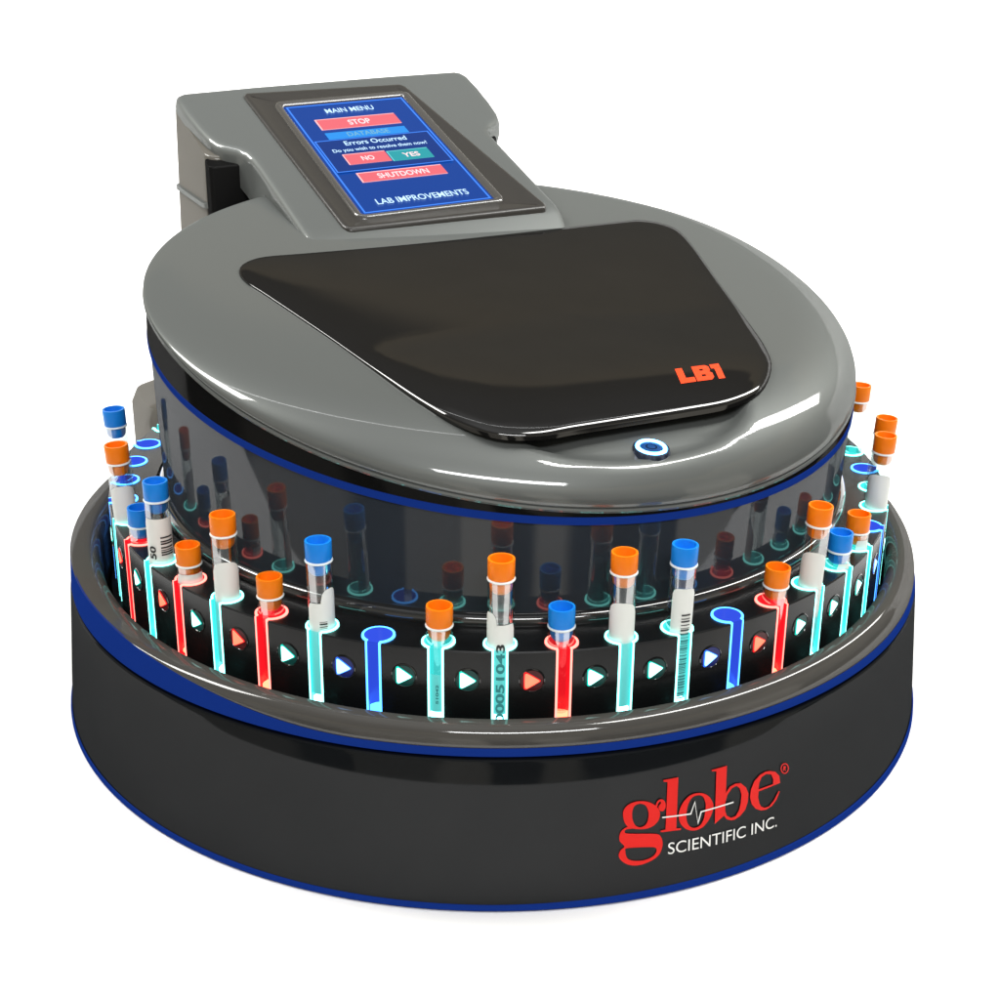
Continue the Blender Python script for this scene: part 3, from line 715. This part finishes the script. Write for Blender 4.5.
wide = ((-75,72,.095,.9),)
tube(-11,'b',True,'tall blue-capped tube at the far left edge, behind the tall orange-capped one', flaps=(), lean=(-.03,0), group=GT)
tube(-9,'o',True,'tall orange-capped tube with white label at the far left, in front of a blue-capped one', flaps=((-70,78,.085,.9),), lean=(-.05,0), group=GT)
tube(-8,'b',False,'short blue-capped tube in a red lit hole at the left', group=GT)
tube(-7,'b',True,'tall blue-capped tube at the left with 50 and a barcode on its cream label', flaps=((-80,78,.098,.12),), bars=(2,62,.020,.062,9,0), digits=('50',-38,.012,.040,.014), group=GT)
tube(-6,'o',False,'short orange-capped tube in a red lit hole, right of the tube marked 50', flaps=((-70,80,.020,.1),), group=GT)
tube(-5,'o',True,'tall orange-capped tube with white label, between two short orange-capped tubes at the left', flaps=((-68,70,.082,.9),), group=GT)
tube(-4,'o',False,'short orange-capped tube just left of the tall blue-capped one with two white labels', group=GT)
tube(-3,'b',True,'tall blue-capped tube with two overlapping white label ends, left of a lone blue lit hole', flaps=((0,85,.082,.8),(-62,28,.055,.5)), bars=(-8,24,-.16,.020,9,0), group=GT)
tube(-1,'o',False,'short orange-capped tube in a cyan lit hole, right of a blue lit empty hole', flaps=((-60,60,-.055,.1),), digits=('51042',-8,-.115,-.075,.005), group=GT)
tube(0,'o',True,'tall orange-capped tube at the front centre with 00051043 on its label', flaps=((-85,-15,.072,.8),(-24,68,.050,.3)), digits=('00051043',0,-.150,.012,.0155), group=GT)
tube(1,'b',False,'short blue-capped tube in a red lit hole at the front centre', group=GT)
tube(2,'o',True,'tall orange-capped tube with round white label, left of the tall blue-capped barcoded tube', flaps=((-68,70,.080,.9),), group=GT)
tube(3,'b',True,'tall blue-capped tube with a barcode down its label, left of a blue lit empty hole', flaps=((-40,70,.092,.6),), bars=(8,48,-.14,.045,9,0), lean=(.03,0), group=GT)
tube(5,'o',False,'short orange-capped tube in a red lit hole at the right front', lean=(.03,0), group=GT)
tube(6,'o',True,'tall orange-capped tube with round white label, left of the short blue-capped tube at the right', flaps=((-68,70,.080,.9),), lean=(.03,0), group=GT)
tube(7,'b',False,'short blue-capped tube in a cyan lit hole at the right', flaps=((0,70,.014,.3),), lean=(.02,0), group=GT)
tube(8,'o',False,'short orange-capped tube with white label in a cyan lit hole at the right', flaps=((0,70,.022,.2),), lean=(0,0), group=GT)
tube(10,'o',True,'nearest of three tall orange-capped tubes at the far right, with milky white label', flaps=((-80,80,.085,.9),), lean=(.03,0), group=GT)
tube(11,'o',True,'tall orange-capped tube at the far right, half hidden behind the nearest tall one', lean=(.05,0), group=GT)
tube(13,'o',True,'tall orange-capped tube at the back right beside the grey head', lean=(.03,0), group=GT)

# the ring of holes leans back very slightly
def lean_(y): return .025*(y+.86)
for o in [rack]+[c for c in rack.children]+[g for c in rack.children for g in c.children]+[o for o in DEV.children if o.name in ('drum_foot','rack_inner_wall')]:
    if o.data.get('leant'): continue
    o.data['leant'] = 1
    for v in o.data.vertices: v.co.z += lean_(v.co.y)
for o in bpy.data.objects:
    if o.type == 'EMPTY' and o.name.startswith('test_tube'): o.location.z += lean_(o.location.y)

# ------------------------------------------------------------------ to metres
for me in bpy.data.meshes: me.transform(Matrix.Scale(S,4))
for o in bpy.data.objects:
    if o.type in ('MESH','EMPTY'): o.location = o.location*S
